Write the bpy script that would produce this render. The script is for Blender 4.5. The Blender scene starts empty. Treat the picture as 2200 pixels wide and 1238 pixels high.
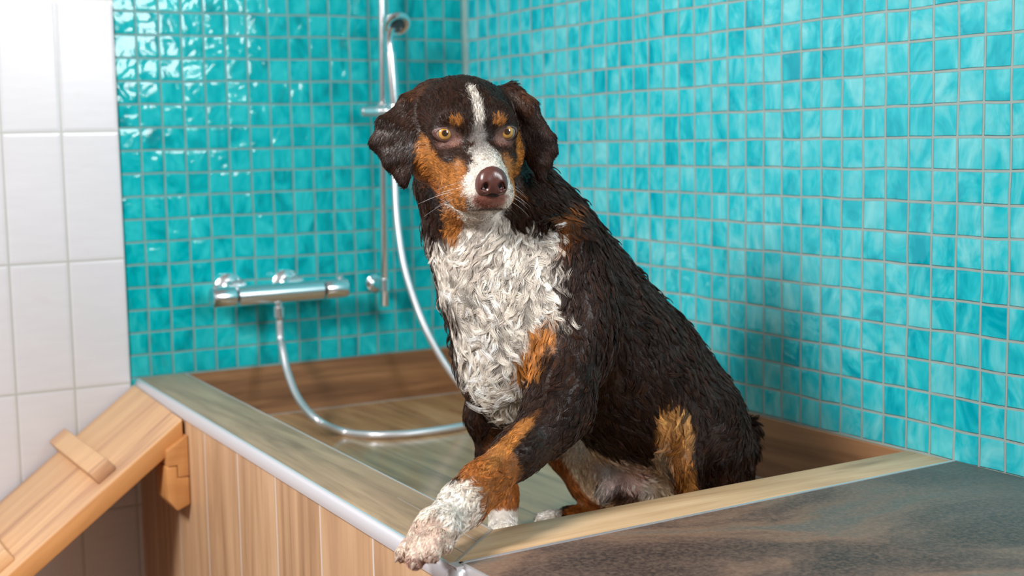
import bpy, bmesh, math, random
import numpy as np
from mathutils import Vector, Matrix, kdtree

# ---------------------------------------------------------------- units
K = 0.044                 # one mosaic tile pitch in metres
Z0 = 0.80                 # height of the basin rim above the room floor
def W(x, y, z):           # mosaic-pitch coordinates (corner at x=y=0, rim at z=-10) -> metres
    return Vector((x * K, y * K, (z + 10) * K + Z0))

# ---------------------------------------------------------------- camera, world, lights
CAM = W(-33.218068, -61.7432496, 0.22773322)
YAW, PITCH, ROLL, FPX = 1.04830299, -0.105666887, -0.019478254, 3037.40576
CF = Vector((math.cos(PITCH) * math.cos(YAW), math.cos(PITCH) * math.sin(YAW), math.sin(PITCH)))
_r = CF.cross(Vector((0, 0, 1))).normalized()
_u = _r.cross(CF)
CR = _r * math.cos(ROLL) + _u * math.sin(ROLL)
CU = _u * math.cos(ROLL) - _r * math.sin(ROLL)
def at(px, py, D):        # point D metres ahead of the viewpoint
    return CAM + (CF + CR * ((px - 1100) / FPX) - CU * ((py - 619) / FPX)) * D
scn = bpy.context.scene
C = scn.collection
cd = bpy.data.cameras.new('camera'); co = bpy.data.objects.new('camera', cd); C.objects.link(co)
co.matrix_world = Matrix(((CR.x, CU.x, -CF.x, CAM.x), (CR.y, CU.y, -CF.y, CAM.y), (CR.z, CU.z, -CF.z, CAM.z), (0, 0, 0, 1)))
cd.sensor_width = 36; cd.lens = FPX / 2200 * 36; cd.clip_start = 0.05; cd.clip_end = 50
cd.dof.use_dof = True; cd.dof.focus_distance = 1.68; cd.dof.aperture_fstop = 5.0
scn.camera = co
wd = bpy.data.worlds.new('world'); scn.world = wd; wd.use_nodes = True
wd.node_tree.nodes['Background'].inputs[0].default_value = (1.0, 0.95, 0.90, 1)
wd.node_tree.nodes['Background'].inputs[1].default_value = 0.22
def area(name, loc, target, sx, sy, power, col=(1, 1, 1)):
    l = bpy.data.lights.new(name, 'AREA'); l.shape = 'RECTANGLE'; l.size = sx; l.size_y = sy; l.energy = power; l.color = col
    o = bpy.data.objects.new(name, l); C.objects.link(o); o.location = loc
    o.rotation_euler = (Vector(target) - Vector(loc)).to_track_quat('-Z', 'Y').to_euler()
    return o
area('softbox_light', W(-51, -34, 22), W(-8, -18, -6), 0.5, 0.5, 62, (1.0, 0.98, 0.96))
area('window_light', W(1.5, -78, 20), W(-10, -10, -4), 0.62, 1.0, 48, (0.96, 0.98, 1.0))
scn.view_settings.view_transform = 'Standard'; scn.view_settings.look = 'None'
scn.view_settings.gamma = 1; scn.view_settings.use_curve_mapping = False; scn.view_settings.exposure = 0.0

# ---------------------------------------------------------------- helpers
def s2l(c):
    return tuple(((v / 255) / 12.92 if v <= 10 else ((v / 255 + 0.055) / 1.055) ** 2.4) for v in c)
def link(name, me, mat, parent=None):
    o = bpy.data.objects.new(name, me); C.objects.link(o)
    if mat: me.materials.append(mat)
    if parent: o.parent = parent; o.matrix_parent_inverse = parent.matrix_world.inverted()
    return o
def tag(o, label=None, cat=None, group=None, kind=None):
    if label: o['label'] = label
    if cat: o['category'] = cat
    if group: o['group'] = group
    if kind: o['kind'] = kind
    return o
def empty(name, loc):
    o = bpy.data.objects.new(name, None); C.objects.link(o); o.location = loc; o.empty_display_size = .05
    bpy.context.view_layer.update()
    return o
def finish(bm, name, mat, parent=None, smooth=True, bevel=0, seg=2):
    bmesh.ops.recalc_face_normals(bm, faces=bm.faces)
    if bevel:
        es = [e for e in bm.edges if len(e.link_faces) == 2 and e.calc_face_angle(0) > 0.5]
        bmesh.ops.bevel(bm, geom=es, offset=bevel, segments=seg, affect='EDGES', profile=0.5, clamp_overlap=True)
    me = bpy.data.meshes.new(name); bm.to_mesh(me); bm.free()
    if smooth:
        me.polygons.foreach_set('use_smooth', [True] * len(me.polygons))
        me.set_sharp_from_angle(angle=0.6)
    return link(name, me, mat, parent)
def prism(bm, bottom, top):      # two loops of the same length joined into a solid
    a = [bm.verts.new(v) for v in bottom]; b = [bm.verts.new(v) for v in top]; n = len(a)
    bm.faces.new(a[::-1]); bm.faces.new(b)
    for i in range(n): bm.faces.new((a[i], a[(i + 1) % n], b[(i + 1) % n], b[i]))
INSET = False
def slab(bm, quad, z1, z0):      # quad in pitch units, from z1 down to z0
    if INSET: quad = [(min(x, -0.03), min(y, -0.03)) for x, y in quad]      # stay clear of the walls
    prism(bm, [W(x, y, z0) for x, y in quad], [W(x, y, z1) for x, y in quad])
def frame_of(d):
    d = d.normalized(); h = Vector((0, 0, 1)) if abs(d.z) < 0.9 else Vector((1, 0, 0))
    x = d.cross(h).normalized(); return x, d.cross(x).normalized()
def tube(bm, pts, rad, seg=16, caps=True):
    pts = [Vector(p) for p in pts]; n = len(pts)
    rs = rad if isinstance(rad, (list, tuple)) else [rad] * n
    rings = []; x = None
    for i, p in enumerate(pts):
        d = (pts[min(i + 1, n - 1)] - pts[max(i - 1, 0)])
        if d.length < 1e-9: d = pts[min(i + 2, n - 1)] - pts[max(i - 2, 0)]
        d.normalize()
        if x is None: x, y = frame_of(d)
        else: x = (x - d * x.dot(d)).normalized()
        y = d.cross(x)
        rings.append([bm.verts.new(p + (x * math.cos(t) + y * math.sin(t)) * rs[i]) for t in [2 * math.pi * k / seg for k in range(seg)]])
    for a, b in zip(rings, rings[1:]):
        for k in range(seg): bm.faces.new((a[k], a[(k + 1) % seg], b[(k + 1) % seg], b[k]))
    if caps: bm.faces.new(rings[0][::-1]); bm.faces.new(rings[-1])
def lathe(bm, org, axis, prof, seg=28):   # prof: (distance along axis, radius)
    axis = Vector(axis).normalized()
    x, y = frame_of(axis); rings = []
    for h, r in prof:
        rings.append([bm.verts.new(Vector(org) + axis * h + (x * math.cos(t) + y * math.sin(t)) * max(r, 1e-5)) for t in [2 * math.pi * k / seg for k in range(seg)]])
    for a, b in zip(rings, rings[1:]):
        for k in range(seg): bm.faces.new((a[k], a[(k + 1) % seg], b[(k + 1) % seg], b[k]))
    bm.faces.new(rings[0][::-1]); bm.faces.new(rings[-1])
def spline(pts, n=10):           # Catmull-Rom through pts
    P = [Vector(p) for p in pts]; P = [P[0] * 2 - P[1]] + P + [P[-1] * 2 - P[-2]]; out = []
    for i in range(1, len(P) - 2):
        for k in range(n):
            t = k / n; a, b, c, d = P[i - 1:i + 3]
            out.append(0.5 * (2 * b + (c - a) * t + (2 * a - 5 * b + 4 * c - d) * t * t + (3 * b - a - 3 * c + d) * t ** 3))
    return out + [P[-2]]

# ---------------------------------------------------------------- node helper
class NT:
    def __init__(s, name):
        s.m = bpy.data.materials.new(name); s.m.use_nodes = True; s.t = s.m.node_tree; s.b = s.t.nodes['Principled BSDF']
    def n(s, typ, ins=None, **kw):
        nd = s.t.nodes.new('ShaderNode' + typ)
        for k, v in kw.items(): setattr(nd, k, v)
        for k, v in (ins or {}).items():
            if isinstance(v, bpy.types.NodeSocket): s.t.links.new(v, nd.inputs[k])
            else: nd.inputs[k].default_value = v
        return nd
    def math(s, op, a, b=0.0, c=0.0):
        return s.n('Math', {0: a, 1: b, 2: c}, operation=op).outputs[0]
    def mix(s, f, a, b, bt='MIX'):
        nd = s.t.nodes.new('ShaderNodeMix'); nd.data_type = 'RGBA'; nd.blend_type = bt
        for i, v in ((0, f), (6, a), (7, b)):
            if isinstance(v, bpy.types.NodeSocket): s.t.links.new(v, nd.inputs[i])
            else: nd.inputs[i].default_value = (tuple(v) + (1,) if isinstance(v, (tuple, list)) and len(v) == 3 else v)
        return nd.outputs[2]
    def ramp(s, f, stops, interp='LINEAR'):
        nd = s.n('ValToRGB', {0: f}); cr = nd.color_ramp; cr.interpolation = interp
        while len(cr.elements) < len(stops): cr.elements.new(0.5)
        for e, (p, c) in zip(cr.elements, stops):
            e.position = p; e.color = (tuple(c) + (1,)) if len(c) == 3 else c
        return nd.outputs[0]
    def pos(s): return s.n('NewGeometry').outputs['Position']
    def xyz(s, v):
        nd = s.n('SeparateXYZ', {0: v}); return nd.outputs[0], nd.outputs[1], nd.outputs[2]
    def vec(s, x, y, z): return s.n('CombineXYZ', {0: x, 1: y, 2: z}).outputs[0]
    def noise(s, v, scale, detail=3, rough=0.5, dist=0.0, w=None):
        nd = s.n('TexNoise', {'Scale': scale, 'Detail': detail, 'Roughness': rough, 'Distortion': dist, 'Vector': v}, noise_dimensions='4D' if w is not None else '3D')
        if w is not None: s.t.links.new(w, nd.inputs['W'])
        return nd.outputs['Fac']
    def set(s, **kw):
        for k, v in kw.items():
            k = {'color': 'Base Color', 'rough': 'Roughness', 'metal': 'Metallic', 'normal': 'Normal', 'spec': 'Specular IOR Level', 'coat': 'Coat Weight', 'coatr': 'Coat Roughness', 'ior': 'IOR'}.get(k, k)
            if isinstance(v, bpy.types.NodeSocket): s.t.links.new(v, s.b.inputs[k])
            else: s.b.inputs[k].default_value = (tuple(v) + (1,) if isinstance(v, (tuple, list)) and len(v) == 3 else v)
        return s.m
    def bump(s, h, dist, strength=1.0):
        return s.n('Bump', {'Height': h, 'Distance': dist, 'Strength': strength}).outputs[0]

def grid(N, a, b, pa, pb, half, soft):
    """tile cells: returns ids, local coords, tile mask (1 on tile, 0 on joint), pillow height"""
    ua = N.math('DIVIDE', a, pa); ub = N.math('DIVIDE', b, pb)
    ia = N.math('FLOOR', ua); ib = N.math('FLOOR', ub)
    fa = N.math('SUBTRACT', ua, ia); fb = N.math('SUBTRACT', ub, ib)
    def edge(f, p):
        d = N.math('MULTIPLY', N.math('SUBTRACT', 0.5, N.math('ABSOLUTE', N.math('SUBTRACT', f, 0.5))), p)
        return d
    d = N.math('MINIMUM', edge(fa, pa), edge(fb, pb))
    mk = N.n('MapRange', {0: d, 1: half, 2: half + soft, 3: 0.0, 4: 1.0}, interpolation_type='SMOOTHSTEP').outputs[0]
    pil = N.n('MapRange', {0: d, 1: half, 2: half + 0.006, 3: 0.0, 4: 1.0}, interpolation_type='SMOOTHSTEP').outputs[0]
    return ia, ib, mk, pil

def mosaic(name, axis, off, dark, mid, light, grout):
    N = NT(name); P = N.pos(); x, y, z = N.xyz(P)
    a = N.math('ADD', x if axis == 'x' else y, off * K)
    zz = N.math('SUBTRACT', z, Z0)
    # hand laid: the joints wander a little
    wob = N.n('TexNoise', {'Scale': 9.0, 'Detail': 1.0, 'Vector': P}).outputs['Color']
    wx, wy, _ = N.xyz(wob)
    a2 = N.math('ADD', a, N.math('MULTIPLY', N.math('SUBTRACT', wx, 0.5), 0.006))
    z2 = N.math('ADD', zz, N.math('MULTIPLY', N.math('SUBTRACT', wy, 0.5), 0.006))
    ia, ib, mk, pil = grid(N, a2, z2, K, K, 0.0013, 0.0012)
    wn = N.n('TexWhiteNoise', {0: N.vec(ia, ib, 3.0)}, noise_dimensions='3D')
    rnd = wn.outputs['Value']; rc, rg, rb = N.xyz(wn.outputs['Color'])
    w = N.math('MULTIPLY', rnd, 40.0)
    v1 = N.n('Mapping', {0: P, 3: (1, 1, 0.6)}).outputs[0]
    cl = N.noise(v1, 17.0, 3.0, 0.6, 1.4, w)
    cl = N.math('ADD', cl, N.math('MULTIPLY', N.math('SUBTRACT', rc, 0.5), 0.10))
    col = N.ramp(cl, [(0.30, dark), (0.46, mid), (0.72, light)])
    col = N.mix(mk, N.mix(N.noise(P, 60, 2), tuple(c * 0.8 for c in grout), grout), col)
    wav = N.noise(P, 30.0, 1.5, 0.5, 0.6, w)
    h = N.math('ADD', N.math('MULTIPLY', pil, 0.18), N.math('MULTIPLY', N.math('MULTIPLY', wav, mk), 2.3))
    # each tile is set at a slightly different tilt
    fa = N.math('SUBTRACT', N.math('DIVIDE', a2, K), ia); fb = N.math('SUBTRACT', N.math('DIVIDE', z2, K), ib)
    tilt = N.math('ADD', N.math('MULTIPLY', N.math('SUBTRACT', rg, 0.5), fa), N.math('MULTIPLY', N.math('SUBTRACT', rb, 0.5), fb))
    h = N.math('ADD', h, N.math('MULTIPLY', N.math('MULTIPLY', tilt, mk), 1.9))
    rough = N.n('MapRange', {0: mk, 3: 0.6, 4: 0.10}).outputs[0]
    return N.set(color=col, rough=rough, normal=N.bump(h, 0.0016, 0.8), spec=0.35)

def woodtile(name, along, joints, pitch, off, width_axis, tones, rough=0.35, seed=0.0, jcol=(0.55, 0.50, 0.45), half=0.0012, bumpd=0.0006, spec=0.5, warp=1.0):
    """printed wood-look tile: grain runs along 'along'; joints every pitch across width_axis"""
    N = NT(name); P = N.pos(); ax = dict(zip('xyz', N.xyz(P)))
    sc = {'x': 1.0, 'y': 1.0, 'z': 1.0}; sc[along] = 0.09
    col_id = 0.0; mk = None
    if joints:
        u = N.math('DIVIDE', N.math('ADD', ax[width_axis], off), pitch); i = N.math('FLOOR', u); f = N.math('SUBTRACT', u, i)
        d = N.math('MULTIPLY', N.math('SUBTRACT', 0.5, N.math('ABSOLUTE', N.math('SUBTRACT', f, 0.5))), pitch)
        mk = N.n('MapRange', {0: d, 1: half, 2: half + 0.0008, 3: 0.0, 4: 1.0}).outputs[0]
        w = N.math('ADD', N.math('MULTIPLY', N.n('TexWhiteNoise', {1: i}, noise_dimensions='1D').outputs['Value'], 30.0), seed)
    else:
        w = N.n('Value').outputs[0]; w.default_value = seed
    mp = N.n('Mapping', {0: P, 3: (sc['x'], sc['y'], sc['z'])}).outputs[0]
    g1 = N.noise(mp, 11.0, 5, 0.62, 1.8 * warp, w)
    g2 = N.noise(mp, 70.0, 3, 0.6, 0.3, w)
    g = N.math('ADD', N.math('MULTIPLY', g1, 0.82), N.math('MULTIPLY', g2, 0.18))
    col = N.ramp(g, [(0.36, tones[0]), (0.47, tones[1]), (0.56, tones[2]), (0.68, tones[3])])
    blot = N.noise(P, 7.0, 2, 0.5, 0.4, w)
    col = N.mix(N.n('MapRange', {0: blot, 1: 0.35, 2: 0.7, 3: 0.0, 4: 0.45}).outputs[0], col, tones[1])
    if mk is not None: col = N.mix(mk, jcol, col)
    h = g2 if mk is None else N.math('ADD', N.math('MULTIPLY', g2, 0.3), mk)
    return N.set(color=col, rough=rough, normal=N.bump(h, bumpd, 0.6), spec=spec)

def L(*c): return s2l(c)
M = {}
M['teal_back_shaded'] = mosaic('glass_mosaic_back_shaded', 'x', 17.20, L(0, 130, 137), L(0, 161, 168), L(50, 186, 189), L(118, 158, 156))  # same tile as the right wall; its weaker light is put into darker colours
M['teal_right_lit'] = mosaic('glass_mosaic_right_lit', 'y', 22.26, L(0, 158, 176), L(40, 186, 198), L(120, 208, 214), L(158, 176, 172))  # same tile as the back wall; the light it catches is put into paler colours
M['wood_rim_left'] = woodtile('wood_look_rim_left', 'y', False, 0.9, 0.42, 'y', [L(112, 90, 68), L(160, 134, 106), L(186, 158, 126), L(204, 176, 142)], 0.4, 3.0, spec=.3)
M['wood_rim_right'] = woodtile('wood_look_rim_right', 'x', False, 2.0, 0.9, 'x', [L(160, 124, 90), L(196, 160, 122), L(215, 180, 140), L(226, 192, 154)], 0.4, 7.0, spec=.3)
M['wood_panel'] = woodtile('wood_look_panel', 'z', True, 4.12 * K, 2.64 * K, 'y', [L(158, 120, 88), L(188, 148, 112), L(205, 166, 128), L(220, 184, 146)], 0.42, 1.0, jcol=L(212, 196, 184), half=0.0022)
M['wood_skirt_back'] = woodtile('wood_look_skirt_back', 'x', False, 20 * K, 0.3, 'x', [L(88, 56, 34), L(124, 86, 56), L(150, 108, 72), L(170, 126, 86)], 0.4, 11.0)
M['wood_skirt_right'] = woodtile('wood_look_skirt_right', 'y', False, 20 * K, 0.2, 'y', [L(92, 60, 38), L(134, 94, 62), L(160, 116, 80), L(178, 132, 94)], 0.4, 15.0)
M['wood_floor'] = woodtile('wood_look_wet_floor', 'y', True, 4.1 * K, 0.06, 'x', [L(112, 80, 54), L(154, 120, 84), L(172, 138, 100), L(188, 156, 118)], 0.16, 21.0, jcol=L(130, 112, 90), spec=0.55)

def chrome():
    N = NT('polished_chrome'); n = N.noise(N.pos(), 40, 2)
    return N.set(color=(0.88, 0.88, 0.90), metal=1.0, rough=N.n('MapRange', {0: n, 3: 0.20, 4: 0.27}).outputs[0])
M['chrome'] = chrome()
def chrome_hose():
    N = NT('ribbed_metal_hose'); P = N.pos()
    wv = N.n('TexWave', {'Scale': 160.0, 'Distortion': 0.0, 'Vector': P}, bands_direction='DIAGONAL').outputs['Fac']
    return N.set(color=(0.70, 0.70, 0.73), metal=0.8, rough=0.38, normal=N.bump(wv, 0.0004, 0.4))
M['hose'] = chrome_hose()
def alu():
    N = NT('brushed_trim_metal'); n = N.noise(N.n('Mapping', {0: N.pos(), 3: (20, 2, 20)}).outputs[0], 1.0, 1)
    return N.set(color=(0.80, 0.79, 0.82), metal=0.75, rough=N.n('MapRange', {0: n, 3: 0.34, 4: 0.44}).outputs[0])
M['trim'] = alu()
def whitetile():
    N = NT('white_wall_tile'); x, y, z = N.xyz(N.pos())
    a = N.math('ADD', x, (17.15) * K); zz = N.math('ADD', z, -Z0 - (10 + 0.85) * K)
    ia, ib, mk, pil = grid(N, a, zz, 2.43 * K, 5.5 * K, 0.0014, 0.0010)
    n = N.noise(N.n('Mapping', {0: N.pos(), 3: (2, 2, 14)}).outputs[0], 6, 3)
    col = N.mix(n, L(203, 200, 206), L(212, 210, 214))
    st = N.noise(N.n('Mapping', {0: N.pos(), 3: (8, 8, 22)}).outputs[0], 1.3, 3)
    col = N.mix(N.n('MapRange', {0: st, 1: 0.66, 2: 0.78, 3: 0.0, 4: 0.35}).outputs[0], col, L(196, 186, 182))
    col = N.mix(mk, L(178, 178, 174), col)
    h = N.math('ADD', N.math('MULTIPLY', n, 0.15), pil)
    return N.set(color=col, rough=0.24, normal=N.bump(h, 0.0008, 0.6))
M['white_tile'] = whitetile()
def slate():
    N = NT('slate_look_tile'); P = N.pos()
    n1 = N.noise(N.n('Mapping', {0: P, 2: (0, 0, 0.5), 3: (0.7, 1.6, 1)}).outputs[0], 3.6, 5, 0.6, 0.6)
    n2 = N.noise(P, 14.0, 6, 0.65, 0.3); n3 = N.noise(P, 190.0, 4, 0.7)
    x, y, z = N.xyz(P)
    base = N.ramp(n1, [(0.36, L(58, 44, 40)), (0.46, L(84, 64, 56)), (0.54, L(122, 94, 76)), (0.60, L(104, 92, 82)), (0.75, L(80, 84, 84))])
    cool = N.mix(n2, L(70, 80, 82), L(108, 112, 106))
    f = N.n('MapRange', {0: N.math('ADD', x, N.math('MULTIPLY', n1, 0.25)), 1: -0.26, 2: 0.10, 3: 0.0, 4: 0.85}).outputs[0]
    base = N.mix(f, base, cool)
    base = N.mix(N.n('MapRange', {0: n3, 1: 0.4, 2: 0.75, 3: 0.0, 4: 0.35}).outputs[0], base, L(168, 140, 120))
    base = N.mix(N.n('MapRange', {0: n2, 1: 0.50, 2: 0.75, 3: 0.0, 4: 0.22}).outputs[0], base, L(52, 46, 46))
    h = N.math('ADD', N.math('MULTIPLY', n2, 0.2), N.math('MULTIPLY', n3, 0.4))
    return N.set(color=base, rough=N.n('MapRange', {0: n2, 3: 0.42, 4: 0.65}).outputs[0], normal=N.bump(h, 0.0014, 0.6), spec=.3)
M['slate'] = slate()
def timber(name, tones, rot):
    N = NT(name); P = N.n('TexCoord').outputs['Object']
    mp = N.n('Mapping', {0: P, 3: (0.07, 1, 1)}).outputs[0]
    g = N.noise(mp, 22.0, 4, 0.6, 0.8); g2 = N.noise(mp, 120, 3, 0.6)
    s = N.noise(N.n('Mapping', {0: P, 3: (0.12, 1.0, 0.3)}).outputs[0], 9.0, 1, 0.4, 0.3)
    gg = N.math('ADD', N.math('MULTIPLY', g, 0.45), N.math('ADD', N.math('MULTIPLY', g2, 0.15), N.math('MULTIPLY', s, 0.4)))
    col = N.ramp(gg, [(0.36, tones[0]), (0.46, tones[1]), (0.54, tones[2]), (0.66, tones[3])])
    return N.set(color=col, rough=0.5, normal=N.bump(g2, 0.0005, 0.5))
M['timber'] = timber('oiled_beech_board', [L(160, 118, 90), L(200, 154, 116), L(216, 172, 128), L(226, 186, 140)], 0)
M['timber_edge'] = timber('oiled_beech_block', [L(168, 112, 64), L(196, 136, 80), L(208, 148, 90), L(218, 160, 100)], 0)
def plain(name, c, rough=0.5, **kw):
    N = NT(name); n = N.noise(N.pos(), 30, 3)
    return N.set(color=N.mix(n, tuple(v * 0.88 for v in c), tuple(min(1, v * 1.08) for v in c)), rough=rough, **kw)
M['joint'] = plain('grey_silicone', L(150, 140, 128), 0.6)
M['roomfloor'] = plain('room_floor_tile', L(150, 120, 96), 0.45)
M['dark'] = plain('dark_gap', (0.01, 0.008, 0.006), 0.9)

# ---------------------------------------------------------------- setting
def wall(name, p0, p1, z0, z1, nrm, mat, th=1.0):
    bm = bmesh.new(); a, b = Vector(p0), Vector(p1); n = Vector(nrm) * th
    q = [(a.x, a.y), (b.x, b.y), (b.x + n.x, b.y + n.y), (a.x + n.x, a.y + n.y)]
    slab(bm, q, z1, z0); return tag(finish(bm, name, mat, smooth=False), kind='structure')
FZ = -10 - Z0 / K
wall('wall_back', (-17.18, 0), (0.0, 0), -10.3, 30, (0, 1), M['teal_back_shaded'])
wall('wall_right', (0, 0), (0, -45), FZ, 30, (1, 0), M['teal_right_lit'])
bm = bmesh.new(); slab(bm, [(-60, -0.12), (-17.18, -0.12), (-17.18, 1), (-60, 1)], 30, -10.3)
slab(bm, [(-60, -0.12), (-16.62, -0.12), (-16.62, 0.99), (-60, 0.99)], -10.3, FZ)
tag(finish(bm, 'wall_left', M['white_tile'], smooth=False), kind='structure')
bm = bmesh.new(); slab(bm, [(-60, -90), (1, -90), (1, 1), (-60, 1)], FZ, FZ - 1)
tag(finish(bm, 'floor', M['roomfloor'], smooth=False), kind='structure')
bm = bmesh.new()     # the sealed corner joint between the two mosaic walls
prism(bm, [W(-0.12, 0, -10), W(0, -0.12, -10), W(0, 0, -10)], [W(-0.12, 0, 30), W(0, -0.12, 30), W(0, 0, 30)])
tag(finish(bm, 'trim_1', plain('corner_sealant', L(112, 142, 138), .5), smooth=False), kind='structure')

# ---------------------------------------------------------------- the basin
BZ = -12.30
INSET = True
tub = empty('wash_basin', W(-9, -15, FZ))
tag(tub, 'raised dog wash basin clad in wood-look tiles, standing in the corner of the turquoise walls', 'wash basin')
def xo(y): return -16.80 + 0.0365 * y     # outer wood edge of the left rim
def xi(y): return -14.68 + 0.0335 * y
YO = lambda x: -31.30 + 0.048 * x   # outer edge of the near rim (x<=0)
YI = lambda x: -29.40 + 0.036 * x
def cross(xf, yf):
    x, y = -16, -30
    for _ in range(20): x = xf(y); y = yf(x)
    return x, y
pA = cross(xo, YO); pI = cross(xi, YI)
bm = bmesh.new(); slab(bm, [(xo(0), 0), (xi(0), 0), pI, pA], -10.0, -10.28)
finish(bm, 'left_rim', M['wood_rim_left'], tub, bevel=0.0012)
bm = bmesh.new(); slab(bm, [pA, pI, (0, YI(0)), (0, YO(0))], -10.0, -10.28)
rr = finish(bm, 'near_rim', M['wood_rim_right'], tub, bevel=0.0012)
bm = bmesh.new()     # mitre joint
d = Vector((pA[0] - pI[0], pA[1] - pI[1])).normalized(); n_ = Vector((-d.y, d.x)) * 0.035
slab(bm, [(pI[0] - n_.x, pI[1] - n_.y), (pI[0] + n_.x, pI[1] + n_.y), (pA[0] + n_.x, pA[1] + n_.y), (pA[0] - n_.x, pA[1] - n_.y)], -9.985, -10.1)
for tq, ln_ in ((.36, 5.2), (.70, 3.4)):
    ex, ey = pI[0] + (pA[0] - pI[0]) * tq, pI[1] + (pA[1] - pI[1]) * tq
    slab(bm, [(ex - .018, ey), (ex + .018, ey), (ex + .018 + .04 * ln_, ey + ln_), (ex - .018 + .04 * ln_, ey + ln_)], -9.992, -10.1)
finish(bm, 'mitre_joint', M['joint'], tub, smooth=False)
# side walls of the basin
def xp(y): return xo(y) - 0.13
bm = bmesh.new(); yb = YO(-17) - 0.9
slab(bm, [(xp(0), 0), (xi(0) - 0.02, 0), (xi(YI(-15)) - 0.02, YI(-15) - 0.4), (xp(yb), yb)], -10.28, FZ)
finish(bm, 'front_panel', M['wood_panel'], tub, smooth=False)
bm = bmesh.new(); slab(bm, [(pI[0] - 0.5, pI[1] - 0.02), (pA[0] + 0.4, pA[1] + 0.1), (0, YO(0) + .05), (0, YI(0) - 0.02)], -10.28, FZ)
finish(bm, 'near_side', M['wood_skirt_back'], tub, smooth=False)
bm = bmesh.new(); slab(bm, [(xi(0) - .2, 0), (0, 0), (0, YI(0) - .2), (pI[0] - .2, pI[1] - .2)], BZ, BZ - 0.5)
finish(bm, 'basin_floor', M['wood_floor'], tub, smooth=False)
bm = bmesh.new(); slab(bm, [(xi(0) - .1, -0.20), (-0.2, -0.20), (-0.2, 0), (xi(0) - .1, 0)], -10.02, BZ)
finish(bm, 'back_skirting', M['wood_skirt_back'], tub, smooth=False, bevel=0.001)
bm = bmesh.new(); slab(bm, [(-0.20, -0.0), (0, 0), (0, YI(0) + .05), (-0.20, YI(0) + .05)], -10.02, BZ)
finish(bm, 'side_skirting', M['wood_skirt_right'], tub, smooth=False, bevel=0.001)
bm = bmesh.new()
slab(bm, [(xi(0), -0.34), (-0.3, -0.34), (-0.3, -0.2), (xi(0), -0.2)], BZ + 0.03, BZ - .1)
slab(bm, [(-0.34, -0.3), (-0.2, -0.3), (-0.2, YI(0)), (-0.34, YI(0))], BZ + 0.03, BZ - .1)
finish(bm, 'floor_joint', M['joint'], tub, smooth=False)
# chrome quarter round along the outer edge
bm = bmesh.new()
def trimpt(y, a, r0=0.22): return W(xo(y) - math.sin(a) * r0, y, -10.36 + math.cos(a) * 0.375)
ys = [-0.15, -8, -16, -24, pA[1] - 0.1]; rings = []
for y in ys:
    ring = [bm.verts.new(trimpt(y, a * math.pi / 2 / 8)) for a in range(9)]
    ring += [bm.verts.new(W(xo(y) - 0.22, y, -10.42)), bm.verts.new(W(xo(y), y, -10.42))]
    rings.append(ring)
for a, b in zip(rings, rings[1:]):
    for k in range(len(a)): bm.faces.new((a[k], a[(k + 1) % len(a)], b[(k + 1) % len(a)], b[k]))
bm.faces.new(rings[0]); bm.faces.new(rings[-1][::-1])
finish(bm, 'edge_trim', M['trim'], tub)
tub.children[-1]['label'] = 'bright metal quarter round edge trim'
bm = bmesh.new()     # rounded end piece of the trim at the corner
bmesh.ops.create_uvsphere(bm, u_segments=24, v_segments=16, radius=0.30 * K, matrix=Matrix.Translation(W(xo(pA[1]) + 0.05, pA[1] - 0.10, -10.28)))
finish(bm, 'trim_end_cap', M['trim'], tub)
# inner edge strips of thin metal
bm = bmesh.new()
slab(bm, [(xi(0) + 0.0, 0), (xi(0) + .04, 0), (pI[0] + .04, pI[1]), (pI[0], pI[1])], -9.99, -10.3)
finish(bm, 'inner_edge_strip', M['trim'], tub, smooth=False)

# ---------------------------------------------------------------- slate counter
ct = empty('slate_counter', W(-9, -45, FZ))
tag(ct, 'low counter topped with dark slate-look tile in the near right corner', 'counter')
YS = lambda x: YO(x) + 0.01
sx0 = xo(pA[1]) + 0.24
def cquad(g): return [(sx0 + g, YS(sx0) - 0.10 - g), (-0.03, YS(0) - 0.10 - g), (-0.03, -66), (sx0 + g, -66)]
bm = bmesh.new(); slab(bm, cquad(0.0), -9.97, -10.3); finish(bm, 'worktop', M['slate'], ct, bevel=0.0008)
bm = bmesh.new(); slab(bm, cquad(0.04), -10.3, FZ); finish(bm, 'counter_body', M['slate'], ct, smooth=False)
bm = bmesh.new()
slab(bm, [(sx0, YS(sx0)), (-0.03, YS(0)), (-0.03, YS(0) - 0.1), (sx0, YS(sx0) - 0.1)], -9.955, -10.3)
slab(bm, [(sx0 - .07, YS(sx0)), (sx0, YS(sx0)), (sx0, -60), (sx0 - .07, -60)], -9.955, -10.3)
slab(bm, [(sx0 - .07, YS(sx0)), (sx0 + .02, YS(sx0)), (sx0 + .02, YS(sx0) - .1), (sx0 - .07, YS(sx0) - .1)], -9.955, FZ)
slab(bm, [(xo(pA[1]) - .05, YS(sx0) + .12), (sx0 - .05, YS(sx0) + .12), (sx0 - .05, YS(sx0) - .3), (xo(pA[1]) - .05, YS(sx0) - .3)], -9.975, -10.4)
finish(bm, 'edge_strip', M['trim'], ct, smooth=False)

INSET = False
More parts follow.
